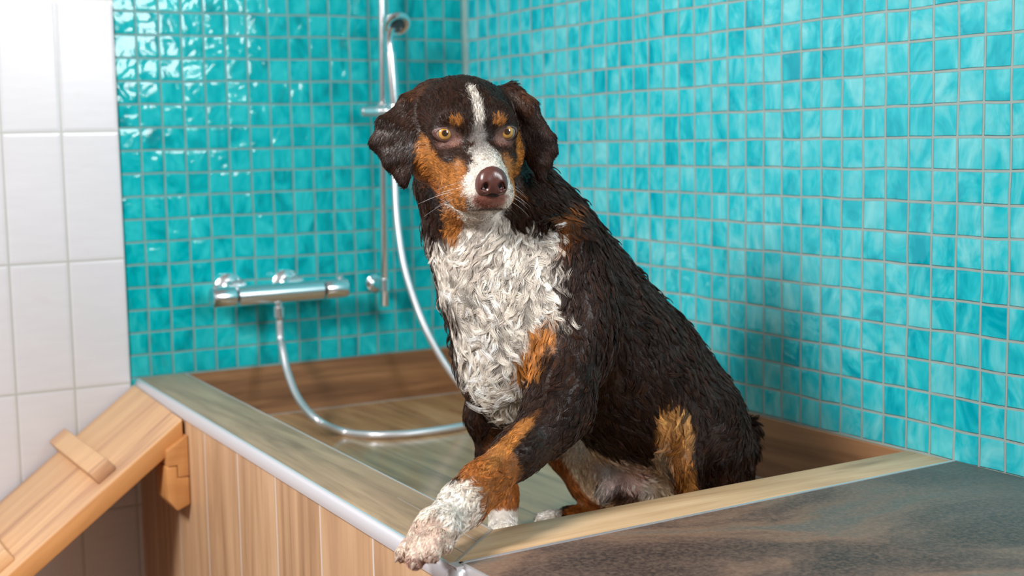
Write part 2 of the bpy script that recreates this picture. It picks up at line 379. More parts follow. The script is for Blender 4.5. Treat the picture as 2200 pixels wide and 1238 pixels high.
# ---------------------------------------------------------------- wooden ramp
RA = math.radians(36.7)
rdir = Vector((-math.cos(RA), 0, -math.sin(RA))); rup = Vector((-math.sin(RA), 0, math.cos(RA)))
rorg = W(-17.16, -0.35, -10.26)
ramp = empty('dog_ramp', rorg)
tag(ramp, 'sloping light wooden dog ramp with cross cleats, hooked under the basin edge', 'ramp')
RM = Matrix((( rdir.x, 0, rup.x, rorg.x), (rdir.y, 1, rup.y, rorg.y), (rdir.z, 0, rup.z, rorg.z), (0, 0, 0, 1)))
def rbox(name, s0, s1, y0, y1, h0, h1, mat, bev=0.002, top_cut=0.0, skew=0.0, obj_parent=ramp):
    """box along the ramp: s = distance down the slope, h = height over the face (all in tile pitches)"""
    bm = bmesh.new()
    c0 = s0 + (top_cut if top_cut else 0)
    B = [(s0 + skew, y0, h0), (s1, y0, h0), (s1, y1, h0), (s0, y1, h0)]
    T = [(c0 + skew, y0, h1), (s1, y0, h1), (s1, y1, h1), (c0, y1, h1)]
    prism(bm, [Vector(v) * K for v in B], [Vector(v) * K for v in T])
    o = finish(bm, name, mat, bevel=bev)
    o.matrix_world = RM; o.parent = obj_parent; o.matrix_parent_inverse = obj_parent.matrix_world.inverted()
    return o
RW = -7.9
rbox('ramp_board', 0.42, 26.5, RW, 0, -0.70, 0, M['timber'], 0.003, -0.52, 0.34)
rbox('ramp_side_batten', 0.78, 26.5, RW - 0.03, RW + 0.25, -0.72, -0.03, M['timber_edge'], 0.002, -0.50)
for i, s in enumerate((3.3, 8.2, 13.1, 18.0, 22.9)):
    c = rbox('cleat', s - 0.02, s + 0.85, RW + 0.75, 0.12, 0.0, 0.55, M['timber'], 0.003)
    bm = bmesh.new(); pz = Vector((s + .3, RW + 0.75 - 0.004, 0.36)) * K
    lathe(bm, pz + Vector((0, 0.002, 0)), (0, -1, 0), [(0, .0032), (.0012, .0032), (.0016, .002)], 14)
    sc = finish(bm, 'screw', M['dark']); sc.matrix_world = RM; sc.parent = c; sc.matrix_parent_inverse = c.matrix_world.inverted()
# hooked bracket under the top end
bm = bmesh.new(); yb0, yb1 = -8.6, -7.1
def wp(pts, y): return [W(-17.27 + (x + 17.34) * .86, y, z) for x, z in pts]
up = [(-17.34, -11.0), (-18.3, -11.55), (-18.3, -12.15), (-17.85, -12.15), (-17.85, -12.62), (-17.34, -12.62)]
prism(bm, wp(up, yb0), wp(up, yb1)); finish(bm, 'bracket_upper_block', M['timber_edge'], ramp, bevel=0.0015)
lo = [(-18.34, -12.17), (-17.87, -12.17), (-17.87, -12.64), (-17.34, -12.64), (-17.34, -13.75), (-17.95, -13.95), (-18.34, -13.5)]
bm = bmesh.new(); prism(bm, wp(lo, yb0), wp(lo, yb1)); finish(bm, 'bracket_lower_block', M['timber_edge'], ramp, bevel=0.003)

# ---------------------------------------------------------------- shower fittings
mx = empty('shower_mixer', W(-10.5, 0, -6.4))
tag(mx, 'chrome thermostatic shower mixer bar mounted on the turquoise back wall', 'shower mixer')
my = -1.55
a0, a1 = W(-13.86, my, -6.52), W(-7.40, my, -6.50); ax = (a1 - a0).normalized(); Lb = (a1 - a0).length
R1 = 0.0205
bm = bmesh.new(); lathe(bm, a0 + ax * .052, ax, [(0, .0150), (.002, R1), (Lb - .106, R1), (Lb - .104, .0150)]); finish(bm, 'mixer_body', M['chrome'], mx)
for nm, s0, s1 in (('temperature_knob', 0, .050), ('flow_knob', Lb - .050, Lb)):
    bm = bmesh.new(); lathe(bm, a0 + ax * s0, ax, [(0, .012), (.0015, R1 - .0012), (.004, R1 - .0002), (s1 - s0 - .004, R1 - .0002), (s1 - s0 - .0015, R1 - .001), (s1 - s0, .012)])
    k = finish(bm, nm, M['chrome'], mx)
    bm = bmesh.new(); c = (a0 + ax * (s0 + .012 if s0 == 0 else s1 - .012)) + Vector((0, 0, R1 - .001))
    lathe(bm, c, (0, 0, 1), [(0, .0065), (.005, .0062), (.0062, .0045)], 16); finish(bm, 'stop_button', M['chrome'], k)
for xx in (-12.45, -9.72):
    bm = bmesh.new(); lathe(bm, W(xx - .06, 0, -6.3), (0, -1, 0), [(0, .030), (.006, .030), (.009, .026), (.012, .017), (.040, .017), (.042, .021), (.056, .021)], 32)
    finish(bm, 'wall_flange', M['chrome'], mx)
hx = W(-10.72, my, -6.96)
bm = bmesh.new(); lathe(bm, hx + Vector((0, 0, .004)), (0, 0, -1), [(0, .0085), (.012, .0085), (.013, .0115), (.032, .0112), (.034, .0085), (.040, .0070)]); finish(bm, 'hose_outlet', M['chrome'], mx)

rail = empty('shower_rail', W(-5.2, 0, -7.6))
tag(rail, 'upright chrome shower rail fixed to the turquoise back wall behind the dog', 'shower rail')
ry = -1.25
rt, rb_ = W(-4.98, ry, 9.0), W(-5.33, ry, -7.55)
bm = bmesh.new(); tube(bm, [rb_, rb_ + Vector((0, 0, .002)), rt], [.0075, .0088, .0088], 24); finish(bm, 'rail_pole', M['chrome'], rail)
def onrail(z):
    t = (W(0, 0, z).z - rb_.z) / (rt.z - rb_.z); return rb_.lerp(rt, t)
for z in (-6.55, 8.2):
    q = onrail(z); bm = bmesh.new()
    lathe(bm, Vector((q.x, 0, q.z)), (0, -1, 0), [(0, .018), (.004, .018), (.006, .011), (-q.y - .004, .009)], 24)
    lathe(bm, q + Vector((0, 0, -.012)), (0, 0, 1), [(0, .0110), (.024, .0110)], 24)
    finish(bm, 'wall_bracket', M['chrome'], rail)
q = onrail(1.58); bm = bmesh.new()
lathe(bm, q + Vector((-.052, -.004, 0)), (1, 0, 0), [(0, .008), (.003, .0112), (.040, .0112), (.043, .0145), (.082, .0145), (.086, .010)], 28)
lathe(bm, q + Vector((0, 0, -.018)), (0, 0, 1), [(0, .0135), (.036, .0135)], 28)
finish(bm, 'slider', M['chrome'], rail)
bm = bmesh.new(); hb = at(848, 232, 2.872)
lathe(bm, hb + Vector((0, 0, -.020)), (0, 0, 1), [(0, .011), (.024, .0135), (.028, .012)], 24)
tube(bm, [q, (q + hb) / 2, hb + Vector((0, 0, -.01))], .008, 16)
finish(bm, 'handset_cradle', M['chrome'], rail)

hs = empty('hand_shower', hb)
tag(hs, 'chrome hand shower standing in the rail cradle above the dog', 'hand shower')
h1 = at(838, 112, 2.86); hd = (h1 - hb).normalized()
bm = bmesh.new(); tube(bm, [hb - hd * .025, hb, hb.lerp(h1, .5), h1], [.0085, .0105, .0125, .0115], 24); finish(bm, 'handle', M['chrome'], hs)
bm = bmesh.new(); tube(bm, spline([h1, h1 + hd * .02, h1 + hd * .035 + Vector((0, -.003, 0)), h1 + hd * .05 + Vector((.002, -.010, 0))], 6), [.0085] * 18 + [.009], 20); finish(bm, 'neck', M['chrome'], hs)
hc = at(852, 50, 2.85); fn = Vector((-0.05, -0.75, -0.62)).normalized()
bm = bmesh.new(); lathe(bm, hc - fn * .012, fn, [(0, .010), (.003, .020), (.009, .0262), (.016, .0285), (.0205, .0270), (.0225, .0225), (.0205, .0165), (.006, .0150)], 36); finish(bm, 'shower_head', M['chrome'], hs)
bm = bmesh.new(); lathe(bm, hc + fn * .0035, fn, [(0, .0145), (.0015, .0145), (.002, .0135)], 32); finish(bm, 'spray_face', plain('dark_rubber_face', (.03, .045, .05), .4), hs)

# hose: from the mixer down into the basin, behind the dog, and back up to the handset
hr = 0.0072
hp = [hx + Vector((0, 0, -.034)), hx + Vector((0, -.002, -.075))]
def floorpt(px, py, h=hr):
    d = CF + CR * ((px - 1100) / FPX) - CU * ((py - 619) / FPX); z = W(0, 0, BZ).z + h
    return CAM + d * ((z - CAM.z) / d.z)
def ypt(px, py, y):
    d = CF + CR * ((px - 1100) / FPX) - CU * ((py - 619) / FPX)
    return CAM + d * ((y * K - CAM.y) / d.y)
hp += [ypt(606, 745, -2.3), ypt(618, 800, -3.2), ypt(642, 858, -4.6), ypt(682, 903, -6.6), floorpt(738, 928), floorpt(800, 935), floorpt(880, 932), floorpt(960, 922), floorpt(1020, 910),
       W(-3.0, -7.5, BZ) + Vector((0, 0, hr)), W(-2.35, -6.9, BZ + .25), W(-2.2, -6.1, BZ + .5), W(-2.6, -5.4, BZ + .8)]
hp += [ypt(1000, 838, -5.0), ypt(958, 785, -4.6), ypt(922, 722, -4.1), ypt(892, 650, -3.5), ypt(868, 570, -3.0), ypt(854, 480, -2.5), ypt(849, 400, -2.2), ypt(847, 310, -2.0), hb + Vector((0, 0, -.045)), hb + Vector((0, 0, -.018))]
bm = bmesh.new(); tube(bm, spline(hp, 12), hr, 18)
tag(finish(bm, 'shower_hose', M['hose']), 'silvery metal hose looping from the mixer into the basin and up behind the dog', 'shower hose')
# ---------------------------------------------------------------- the dog: one smooth body surface from blended volumes
VX = 0.0032
def A(px, py, D): return np.array(at(px, py, D))
class Vol:
    def __init__(s): s.p = []
    def add(s, kind, k, flow=None, ln=0.018, neg=False, **g):
        s.p.append(dict(kind=kind, k=k, flow=None if flow is None else np.array(flow, float), ln=ln, neg=neg, **g)); return s.p[-1]
def sd(pr, P):
    k = pr['kind']
    if k == 'cone':
        a, b = pr['a'], pr['b']; ab = b - a; t = np.clip(((P - a) @ ab) / (ab @ ab), 0, 1)
        return np.linalg.norm(P - a - t[..., None] * ab, axis=-1) - (pr['ra'] + (pr['rb'] - pr['ra']) * t)
    if k == 'ell':
        q = (P - pr['c']) @ pr['R'] ; r = pr['r']      # R columns are the axes
        k0 = np.linalg.norm(q / r, axis=-1); k1 = np.linalg.norm(q / (r * r), axis=-1)
        return np.where(k1 < 1e-6, -r.min(), k0 * (k0 - 1) / np.maximum(k1, 1e-6))
    if k == 'tri':
        a, b, c = pr['a'], pr['b'], pr['c']; ba = b - a; cb = c - b; ac = a - c; pa = P - a; pb = P - b; pc = P - c; n = np.cross(ba, ac)
        def s1(e, q): return np.sign(q @ np.cross(e, n))
        ins = (s1(ba, pa) + s1(cb, pb) + s1(ac, pc)) < 2
        def seg(e, q): 
            t = np.clip((q @ e) / (e @ e), 0, 1); w = q - t[..., None] * e; return (w * w).sum(-1)
        d1 = np.minimum(np.minimum(seg(ba, pa), seg(cb, pb)), seg(ac, pc)); d2 = (pa @ n) ** 2 / (n @ n)
        return np.sqrt(np.where(ins, d1, d2)) - pr['ra']
def bounds(pr):
    if pr['kind'] == 'cone': r = max(pr['ra'], pr['rb']); pts = np.array([pr['a'], pr['b']])
    elif pr['kind'] == 'tri': r = pr['ra']; pts = np.array([pr['a'], pr['b'], pr['c']])
    else: r = pr['r'].max(); pts = np.array([pr['c']])
    return pts.min(0) - r, pts.max(0) + r
V = Vol(); I3 = np.eye(3)
S = lambda px, D: px * D / FPX        # pixels at depth D -> metres
def cone(n0, n1, k=0.03, ln=0.018, flow=None, neg=False):
    """n = (px, py, depth, radius in px)"""
    a, b = A(*n0[:3]), A(*n1[:3]); f = b - a
    return V.add('cone', k, f / (np.linalg.norm(f) + 1e-9) if flow is None else flow, ln, neg, a=a, b=b, ra=S(n0[3], n0[2]), rb=S(n1[3], n1[2]))
def chain(ns, k=0.03, ln=0.018):
    for a, b in zip(ns, ns[1:]): cone(a, b, k, ln)
def vdir(dx, dy, dz):                  # right, down, away
    v = np.array(CR) * dx - np.array(CU) * dy + np.array(CF) * dz; return v / np.linalg.norm(v)
def ell(c, r, k=0.03, ang=0.0, flow=(0, 1, 0), ln=0.018, yaw=0.0, neg=False):
    """c=(px,py,D), r=(right,up,away) in metres, ang = roll in the view plane"""
    R_, U_, F_ = np.array(CR), np.array(CU), np.array(CF)
    ca, sa = math.cos(math.radians(ang)), math.sin(math.radians(ang)); X = R_ * ca + U_ * sa; Y = -R_ * sa + U_ * ca
    cy, sy = math.cos(math.radians(yaw)), math.sin(math.radians(yaw)); X2 = X * cy + F_ * sy; Z2 = -X * sy + F_ * cy
    return V.add('ell', k, vdir(*flow), ln, neg, c=A(*c), r=np.array(r, float), R=np.stack([X2, Y, Z2], 1))
# --- trunk
ell((1112, 640, 1.86), (.090, .150, .105), .05, 8, (.15, 1, 0), .022)              # chest
ell((1205, 650, 1.875), (.076, .130, .105), .045, 10, (.4, 1, .1), .022)             # ribs behind the shoulder
ell((1090, 790, 1.865), (.062, .075, .075), .04, 10, (.15, 1, 0), .024)            # sternum
ell((1310, 765, 1.93), (.098, .145, .112), .05, 32, (.6, 1, .1), .020)               # rib cage
ell((1390, 865, 1.97), (.092, .118, .110), .045, 35, (.6, 1, .1), .018)               # loin and belly
ell((1500, 930, 2.00), (.064, .100, .090), .04, 12, (.4, 1, .1), .018)              # rump
ell((1480, 1040, 2.00), (.075, .060, .085), .05, 0, (.2, 1, 0), .016)
cone((1140, 470, 1.87, 60), (1240, 590, 1.90, 76), .05, .020)                     # withers
cone((1240, 590, 1.91, 72), (1390, 770, 1.98, 84), .05, .017)                     # back line
cone((1390, 770, 1.98, 84), (1500, 900, 2.02, 76), .05, .016)
# --- neck
cone((1030, 390, 1.85, 96), (1095, 560, 1.87, 150), .05, .024)
cone((1075, 370, 1.88, 80), (1160, 500, 1.88, 92), .04, .020)
cone((955, 395, 1.84, 58), (985, 500, 1.85, 66), .04, .020)
# --- near foreleg, reaching over the rim
ell((1225, 660, 1.775), (.058, .108, .045), .04, 4, (.1, 1, 0), .020)             # shoulder
chain([(1235, 700, 1.77, 66), (1205, 850, 1.725, 62), (1180, 905, 1.70, 56)], .03, .016)
chain([(1180, 905, 1.70, 56), (1110, 975, 1.655, 47), (1040, 1038, 1.60, 44), (1000, 1078, 1.565, 45)], .02, .010)
cone((1240, 900, 1.74, 34), (1140, 960, 1.68, 40), .02, .012)
chain([(1000, 1078, 1.565, 44), (950, 1128, 1.530, 46)], .02, .012)
ell((930, 1146, 1.515), (.023, .030, .019), .012, -40, (-.7, .7, -.1), .011)
# toes
for t0, t1 in (((897, 1150, 1.513, 19), (868, 1188, 1.498, 18)), ((914, 1158, 1.494, 22), (893, 1202, 1.481, 21)), ((938, 1152, 1.490, 23), (927, 1187, 1.478, 22)), ((962, 1134, 1.505, 20), (955, 1168, 1.492, 19))):
    cone(t0, t1, .0028, .0065)
# --- far foreleg, standing on the basin floor
chain([(1058, 800, 1.93, 50), (1050, 890, 1.945, 47), (1068, 985, 1.955, 37), (1078, 1060, 1.962, 29), (1081, 1108, 1.955, 31)], .02, .011)
ell((1081, 1138, 1.935), (.021, .016, .028), .012, 0, (0, 1, -.3), .008)
for dx in (-19, -6, 8, 20): cone((1081 + dx, 1142, 1.925, 10), (1081 + dx * 1.05, 1151, 1.910, 10), .006, .006)
# --- far hind leg
chain([(1370, 960, 2.06, 80), (1290, 965, 2.07, 58), (1222, 975, 2.055, 40)], .03, .011)
chain([(1222, 975, 2.055, 38), (1262, 1040, 2.06, 34), (1288, 1092, 2.06, 24)], .02, .009)
chain([(1288, 1096, 2.06, 22), (1225, 1108, 2.03, 17), (1182, 1114, 2.00, 17)], .012, .009)
for dy, dd in ((-4, 0), (3, -.012)): cone((1182, 1112 + dy, 2.00 + dd, 12), (1158, 1116 + dy, 1.985 + dd, 10), .006, .007)
# --- belly between the legs
ell((1330, 1005, 2.02), (.070, .055, .06), .03, 0, (0, 1, 0), .008)
ell((1345, 1045, 1.985), (.048, .032, .045), .02, 0, (-.5, 1, 0), .010)
cone((1330, 1010, 1.955, 15), (1300, 1062, 1.935, 20), .015, .012)
# --- near hind leg
ell((1510, 955, 1.945), (.062, .090, .055), .03, 10, (.1, 1, 0), .018)             # thigh
chain([(1520, 930, 1.93, 68), (1452, 930, 1.885, 42)], .03, .014)
chain([(1452, 925, 1.885, 40), (1462, 1000, 1.875, 32), (1488, 1090, 1.88, 26)], .02, .012)
chain([(1488, 1100, 1.90, 24), (1440, 1118, 1.85, 20), (1400, 1125, 1.83, 20)], .012, .009)
# --- tail
chain([(1565, 960, 2.07, 26), (1604, 925, 2.06, 20), (1606, 965, 2.05, 20), (1596, 1040, 2.05, 22)], .012, .020)

# --- head, in its own frame: x = dog's left, y = towards the nose, z = crown
hy, hp_, hr_ = math.radians(17), math.radians(17), math.radians(3.2)
HO = A(997, 268, 1.785)
HY = -np.array(CF) * math.cos(hy) * math.cos(hp_) + np.array(CR) * math.sin(hy) * math.cos(hp_) - np.array(CU) * math.sin(hp_)
HX = np.cross(HY, np.array(CU)); HX /= np.linalg.norm(HX)
HX = HX if HX @ np.array(CR) > 0 else -HX
HZ = np.cross(HX, HY); HZ = HZ if HZ @ np.array(CU) > 0 else -HZ
_c, _s = math.cos(hr_), math.sin(hr_); HX, HZ = HX * _c + HZ * _s, HZ * _c - HX * _s
HR = np.stack([HX, HY, HZ], 1)
def Hd(x, y, z): return HO + HR @ np.array([x, y, z], float)
def hell(c, r, k=.012, flow=(0, -1, 0), ln=.007, ax=None, neg=False):
    R = HR if ax is None else HR @ ax
    return V.add('ell', k, HR @ (np.array(flow) / np.linalg.norm(flow)), ln, neg, c=Hd(*c), r=np.array(r, float), R=R)
def hcone(a, b, ra, rb, k=.012, flow=(0, -1, 0), ln=.006, neg=False):
    return V.add('cone', k, HR @ (np.array(flow) / np.linalg.norm(flow)), ln, neg, a=Hd(*a), b=Hd(*b), ra=ra, rb=rb)
def rotx(d): c, s = math.cos(math.radians(d)), math.sin(math.radians(d)); return np.array([[1, 0, 0], [0, c, -s], [0, s, c]])
hell((0, -.012, .004), (.066, .074, .055), .02, (0, -1, .15), .011)                  # skull
hell((0, .028, .004), (.050, .040, .040), .018, (0, -.6, 1), .008)                 # forehead
for s in (-1, 1):
    hell((s * .028, .046, .018), (.022, .020, .016), .012, (s * .3, -.4, 1), .006)       # brow
    hell((s * .046, .004, -.034), (.030, .044, .036), .02, (s * .5, -1, -.35), .012)    # cheek
    hell((s * .034, .058, -.030), (.018, .030, .018), .014, (s * .5, -1, .1), .006)    # below the eye
hcone((0, .035, -.052), (0, .085, -.057), .044, .037, .018, (0, -1, 0), .007)         # muzzle root
hcone((0, .060, -.030), (0, .124, -.042), .025, .0205, .014, (0, -1, .15), .004)       # bridge
for s in (-1, 1):
    hell((s * .016, .110, -.062), (.0170, .027, .0215), .010, (s * .5, -1, -.3), .005)   # upper lips
    hell((s * .025, .080, -.065), (.015, .036, .021), .012, (s * .5, -1, -.3), .006)     # flews
hell((0, .122, -.058), (.0155, .020, .020), .008, (0, -.5, -1), .003)
hcone((0, .020, -.088), (0, .104, -.085), .032, .0125, .010, (0, -1, -.1), .007)        # lower jaw
hcone((0, -.02, -.070), (0, .02, -.088), .045, .034, .03, (0, -1, -.6), .014)        # throat
for s in (-1, 1):                                                                # orbits
    hell((s * .0395, .0500, .0005), (.0165, .0118, .0150), .008, (s * .6, -1, .3), .003)
V.head_end = len(V.p)
# --- ears: thin hanging flaps
def flap(pts, tris, r, k, flow, ln):
    for t in tris:
        a, b, c = (pts[i] for i in t)
        V.add('tri', k, flow, ln, False, a=a, b=b, c=c, ra=r)
eL = [A(908, 205, 1.795), A(876, 218, 1.775), A(893, 290, 1.755), A(822, 262, 1.765), A(806, 306, 1.765), A(868, 392, 1.75), A(885, 335, 1.748), A(838, 350, 1.757)]
flap(eL, [(0, 1, 2), (1, 3, 2), (3, 4, 2), (4, 7, 2), (7, 5, 6), (7, 6, 2)], .0062, .008, vdir(-.45, 1, 0), .0065)
cone((925, 200, 1.80, 22), (880, 222, 1.778, 15), .016, .012)
eR = [A(1108, 205, 1.80), A(1140, 228, 1.79), A(1132, 300, 1.795), A(1182, 298, 1.785), A(1186, 322, 1.785), A(1163, 382, 1.785), A(1146, 345, 1.79), A(1172, 350, 1.785)]
flap(eR, [(0, 1, 2), (1, 3, 2), (3, 4, 2), (4, 7, 2), (7, 5, 6), (7, 6, 2)], .0062, .008, vdir(.4, 1, 0), .0065)
cone((1095, 200, 1.81, 22), (1132, 228, 1.795, 15), .016, .012)

def sminp(a, b, k):
    h = np.maximum(k - np.abs(a - b), 0) / k; return np.minimum(a, b) - h * h * k * .25
def build_surface(V, vx):
    pos = [q for q in V.p if not q['neg']]
    lo = np.min([bounds(q)[0] for q in pos], 0) - 4 * vx; hi = np.max([bounds(q)[1] for q in pos], 0) + 4 * vx
    n = np.ceil((hi - lo) / vx).astype(int) + 1
    D = np.full(n, 0.2, np.float32)
    for neg in (False, True):
        for q in V.p:
            if q['neg'] != neg: continue
            m = q['k'] + 3 * vx + .004; b0, b1 = bounds(q)
            i0 = np.maximum(((b0 - m - lo) / vx).astype(int), 0); i1 = np.minimum(((b1 + m - lo) / vx).astype(int) + 2, n)
            g = np.stack(np.meshgrid(*[lo[d] + vx * np.arange(i0[d], i1[d]) for d in range(3)], indexing='ij'), -1)
            d = sd(q, g).astype(np.float32); sl = tuple(slice(i0[d_], i1[d_]) for d_ in range(3))
            D[sl] = sminp(D[sl], d, q['k']) if not neg else -sminp(-D[sl], d, q['k'])
    # surface nets
    s = D < 0
    c = np.zeros(n - 1, int)
    for dx in (0, 1):
        for dy in (0, 1):
            for dz in (0, 1): c += s[dx:n[0] - 1 + dx, dy:n[1] - 1 + dy, dz:n[2] - 1 + dz]
    mixed = (c > 0) & (c < 8); ids = -np.ones(n - 1, int); cells = np.argwhere(mixed); ids[mixed] = np.arange(len(cells))
    acc = np.zeros((len(cells), 3)); cnt = np.zeros(len(cells))
    cor = [(0, 0, 0), (1, 0, 0), (0, 1, 0), (1, 1, 0), (0, 0, 1), (1, 0, 1), (0, 1, 1), (1, 1, 1)]
    val = [D[cells[:, 0] + a, cells[:, 1] + b, cells[:, 2] + e] for a, b, e in cor]
    for i in range(8):
        for j in range(i + 1, 8):
            if sum(abs(cor[i][d] - cor[j][d]) for d in range(3)) != 1: continue
            a, b = val[i], val[j]; x = (a < 0) != (b < 0); t = np.where(x, a / np.where(x, a - b, 1), 0)
            p = np.array(cor[i]) + t[:, None] * (np.array(cor[j]) - np.array(cor[i]))
            acc[x] += p[x]; cnt[x] += 1
    verts = lo + vx * (cells + acc / cnt[:, None])
    faces = []
    for ax in range(3):
        a1, a2 = (ax + 1) % 3, (ax + 2) % 3
        sA = [slice(1, n[d] - 1) for d in range(3)]; sB = list(sA); sA[ax] = slice(0, n[ax] - 1); sB[ax] = slice(1, n[ax])
        u, w = s[tuple(sA)], s[tuple(sB)]; e = np.argwhere(u != w); st = u[u != w]
        o = np.array([1, 1, 1]); o[ax] = 0; e = e + o
        def cell(d1, d2):
            q = e.copy(); q[:, a1] -= d1; q[:, a2] -= d2; return ids[q[:, 0], q[:, 1], q[:, 2]]
        f = np.stack([cell(1, 1), cell(0, 1), cell(0, 0), cell(1, 0)], 1); f[~st] = f[~st][:, ::-1]; faces.append(f)
    return verts, np.concatenate(faces)
dv, df = build_surface(V, VX)
# light smoothing of the voxel steps
def smooth(v, f, it, lam=.5):
    e = np.concatenate([f[:, [0, 1]], f[:, [1, 2]], f[:, [2, 3]], f[:, [3, 0]]]); deg = np.bincount(e.ravel(), minlength=len(v))[:, None]
    for i in range(it):
        a = np.stack([np.bincount(e[:, 0], v[e[:, 1], d], len(v)) + np.bincount(e[:, 1], v[e[:, 0], d], len(v)) for d in range(3)], 1)
        v = v + (a / deg - v) * (lam if i % 2 == 0 else -lam * .9)
    return v
dv = smooth(dv, df, 4)

def vnoise(P, sc, seed=0):                 # value noise in -1..1
    q = P * sc + seed * 17.3; i = np.floor(q).astype(np.int64); f = q - i; f = f * f * (3 - 2 * f); r = 0
    for dx in (0, 1):
        for dy in (0, 1):
            for dz in (0, 1):
                h = (i[:, 0] + dx) * 73856093 ^ (i[:, 1] + dy) * 19349663 ^ (i[:, 2] + dz) * 83492791; h = (h ^ (h >> 13)) * 1274126177 & 0xffffff
                r = r + (h / 0xffffff) * np.where(dx, f[:, 0], 1 - f[:, 0]) * np.where(dy, f[:, 1], 1 - f[:, 1]) * np.where(dz, f[:, 2], 1 - f[:, 2])
    return r * 2 - 1
DK = np.array([.0240, .0086, .0042]); RU = np.array([.30, .095, .018]); RU2 = np.array([.38, .145, .032]); WH = np.array([.90, .81, .71]); CRM = np.array([.72, .54, .38]); PK = np.array([.88, .62, .56]); GY = np.array([.16, .13, .12]); RD = np.array([.075, .028, .012]); LBR = np.array([.18, .105, .085])
marks = []
def mk(c, r, col, soft=.25, nz=.35, ang=0.0, amt=1.0):
    ca, sa = math.cos(math.radians(ang)), math.sin(math.radians(ang)); R_, U_ = np.array(CR), np.array(CU)
    marks.append((A(*c), np.stack([R_ * ca + U_ * sa, -R_ * sa + U_ * ca, np.array(CF)], 1), np.array(r, float), np.array(col), soft, nz, amt))
def hm(c, r, col, soft=.25, nz=.3, amt=1.0, both=False, ax=None):
    for s in ((-1, 1) if both else (1,)):
        marks.append((Hd(c[0] * s, c[1], c[2]), HR if ax is None else HR @ ax, np.array(r, float), np.array(col), soft, nz, amt))
# white chest and neck
mk((1035, 560, 1.78), (.085, .085, .09), WH * .97, .2, .5, 0)
mk((1075, 640, 1.77), (.082, .075, .09), WH * .97, .2, .5, 10)
mk((1010, 500, 1.80), (.062, .055, .08), WH * .97, .2, .5, 0)
mk((1120, 560, 1.78), (.050, .055, .08), WH * .97, .2, .5, 40)
mk((1070, 740, 1.80), (.062, .070, .09), WH * .97, .2, .5, 10)
mk((1090, 830, 1.83), (.036, .055, .09), WH, .22, .5, 20)
mk((1040, 520, 1.77), (.016, .050, .05), (.42, .36, .31), .5, .6, 0, .6)  # shade of the throat crease, painted into the white
# rust on the brisket, neck and shoulder
mk((1165, 730, 1.76), (.022, .034, .05), RU2, .3, .7, -10)
mk((1140, 785, 1.76), (.022, .022, .06), RU2, .3, .7, 0)
mk((1110, 505, 1.80), (.024, .018, .06), WH, .4, .7, 40, .7)
mk((1215, 490, 1.80), (.012, .050, .08), RU * .8, .6, .8, -10, .55)
mk((1150, 850, 1.80), (.018, .035, .05), RD, .5, .7, 0, .8)
# near foreleg
mk((1045, 1040, 1.59), (.050, .036, .06), RU, .2, .35, 42)
mk((1085, 960, 1.63), (.060, .0085, .06), RU2, .4, .3, 44)
mk((955, 1118, 1.53), (.052, .0385, .08), (.86, .72, .60), .14, .3, 42)
mk((938, 1100, 1.52), (.030, .004, .04), (.24, .16, .12), .8, 1.2, 45, .7)
mk((985, 1130, 1.52), (.026, .006, .04), (.16, .10, .08), .8, 1.2, 50, .7)
mk((978, 1078, 1.56), (.020, .026, .08), WH, .25, .3, 42)
mk((902, 1185, 1.50), (.040, .036, .08), (.78, .58, .47), .2, .3, 42)
mk((880, 1205, 1.49), (.014, .010, .08), (.55, .33, .26), .5, .4, 0, .8)
mk((925, 1210, 1.49), (.014, .009, .08), (.55, .33, .26), .5, .4, 0, .8)
# far foreleg
mk((1080, 1050, 1.95), (.034, .040, .08), RU, .2, .3)
mk((1085, 950, 1.93), (.024, .050, .02), RU * .6, .5, .5, 0, .7)
mk((1082, 1125, 1.93), (.034, .020, .08), WH, .2, .3)
# belly and hind legs
mk((1330, 1020, 1.98), (.085, .052, .12), CRM, .2, .3)
mk((1215, 975, 2.02), (.042, .030, .08), RU2 * .8, .3, .4, -45)
mk((1255, 995, 2.03), (.035, .045, .06), CRM, .4, .3, 20)
mk((1228, 1040, 2.03), (.012, .050, .08), RU, .4, .4, 32)
mk((1350, 1020, 1.95), (.040, .032, .09), PK, .4, .3)
mk((1312, 1005, 1.95), (.030, .014, .08), (.62, .52, .46), .5, .6, 20, .8)
mk((1310, 1060, 1.93), (.026, .020, .06), GY, .5, .6, 0, .8)
mk((1352, 1072, 1.93), (.026, .012, .06), DK * 2, .5, .6, 0, .8)
mk((1392, 1050, 1.93), (.010, .022, .06), WH * .8, .4, .5, 0, .8)
mk((1447, 925, 1.86), (.027, .042, .05), (.58, .28, .09), .3, .3, 12)
mk((1464, 1010, 1.86), (.017, .050, .05), RU2 * .9, .3, .4, 4)
mk((1418, 985, 1.93), (.022, .055, .08), CRM, .3, .3, 8)
mk((1250, 1102, 2.03), (.035, .014, .06), RU, .3, .4, 8)
mk((1178, 1114, 1.99), (.022, .018, .08), WH * .8, .2, .3)
# head
hm((0.001, .055, .034), (.0050, .045, .026), WH, .9, 1.6, .8)
hm((0, .095, -.018), (.016, .036, .018), (.46, .42, .38), .6, 1.2, .85)

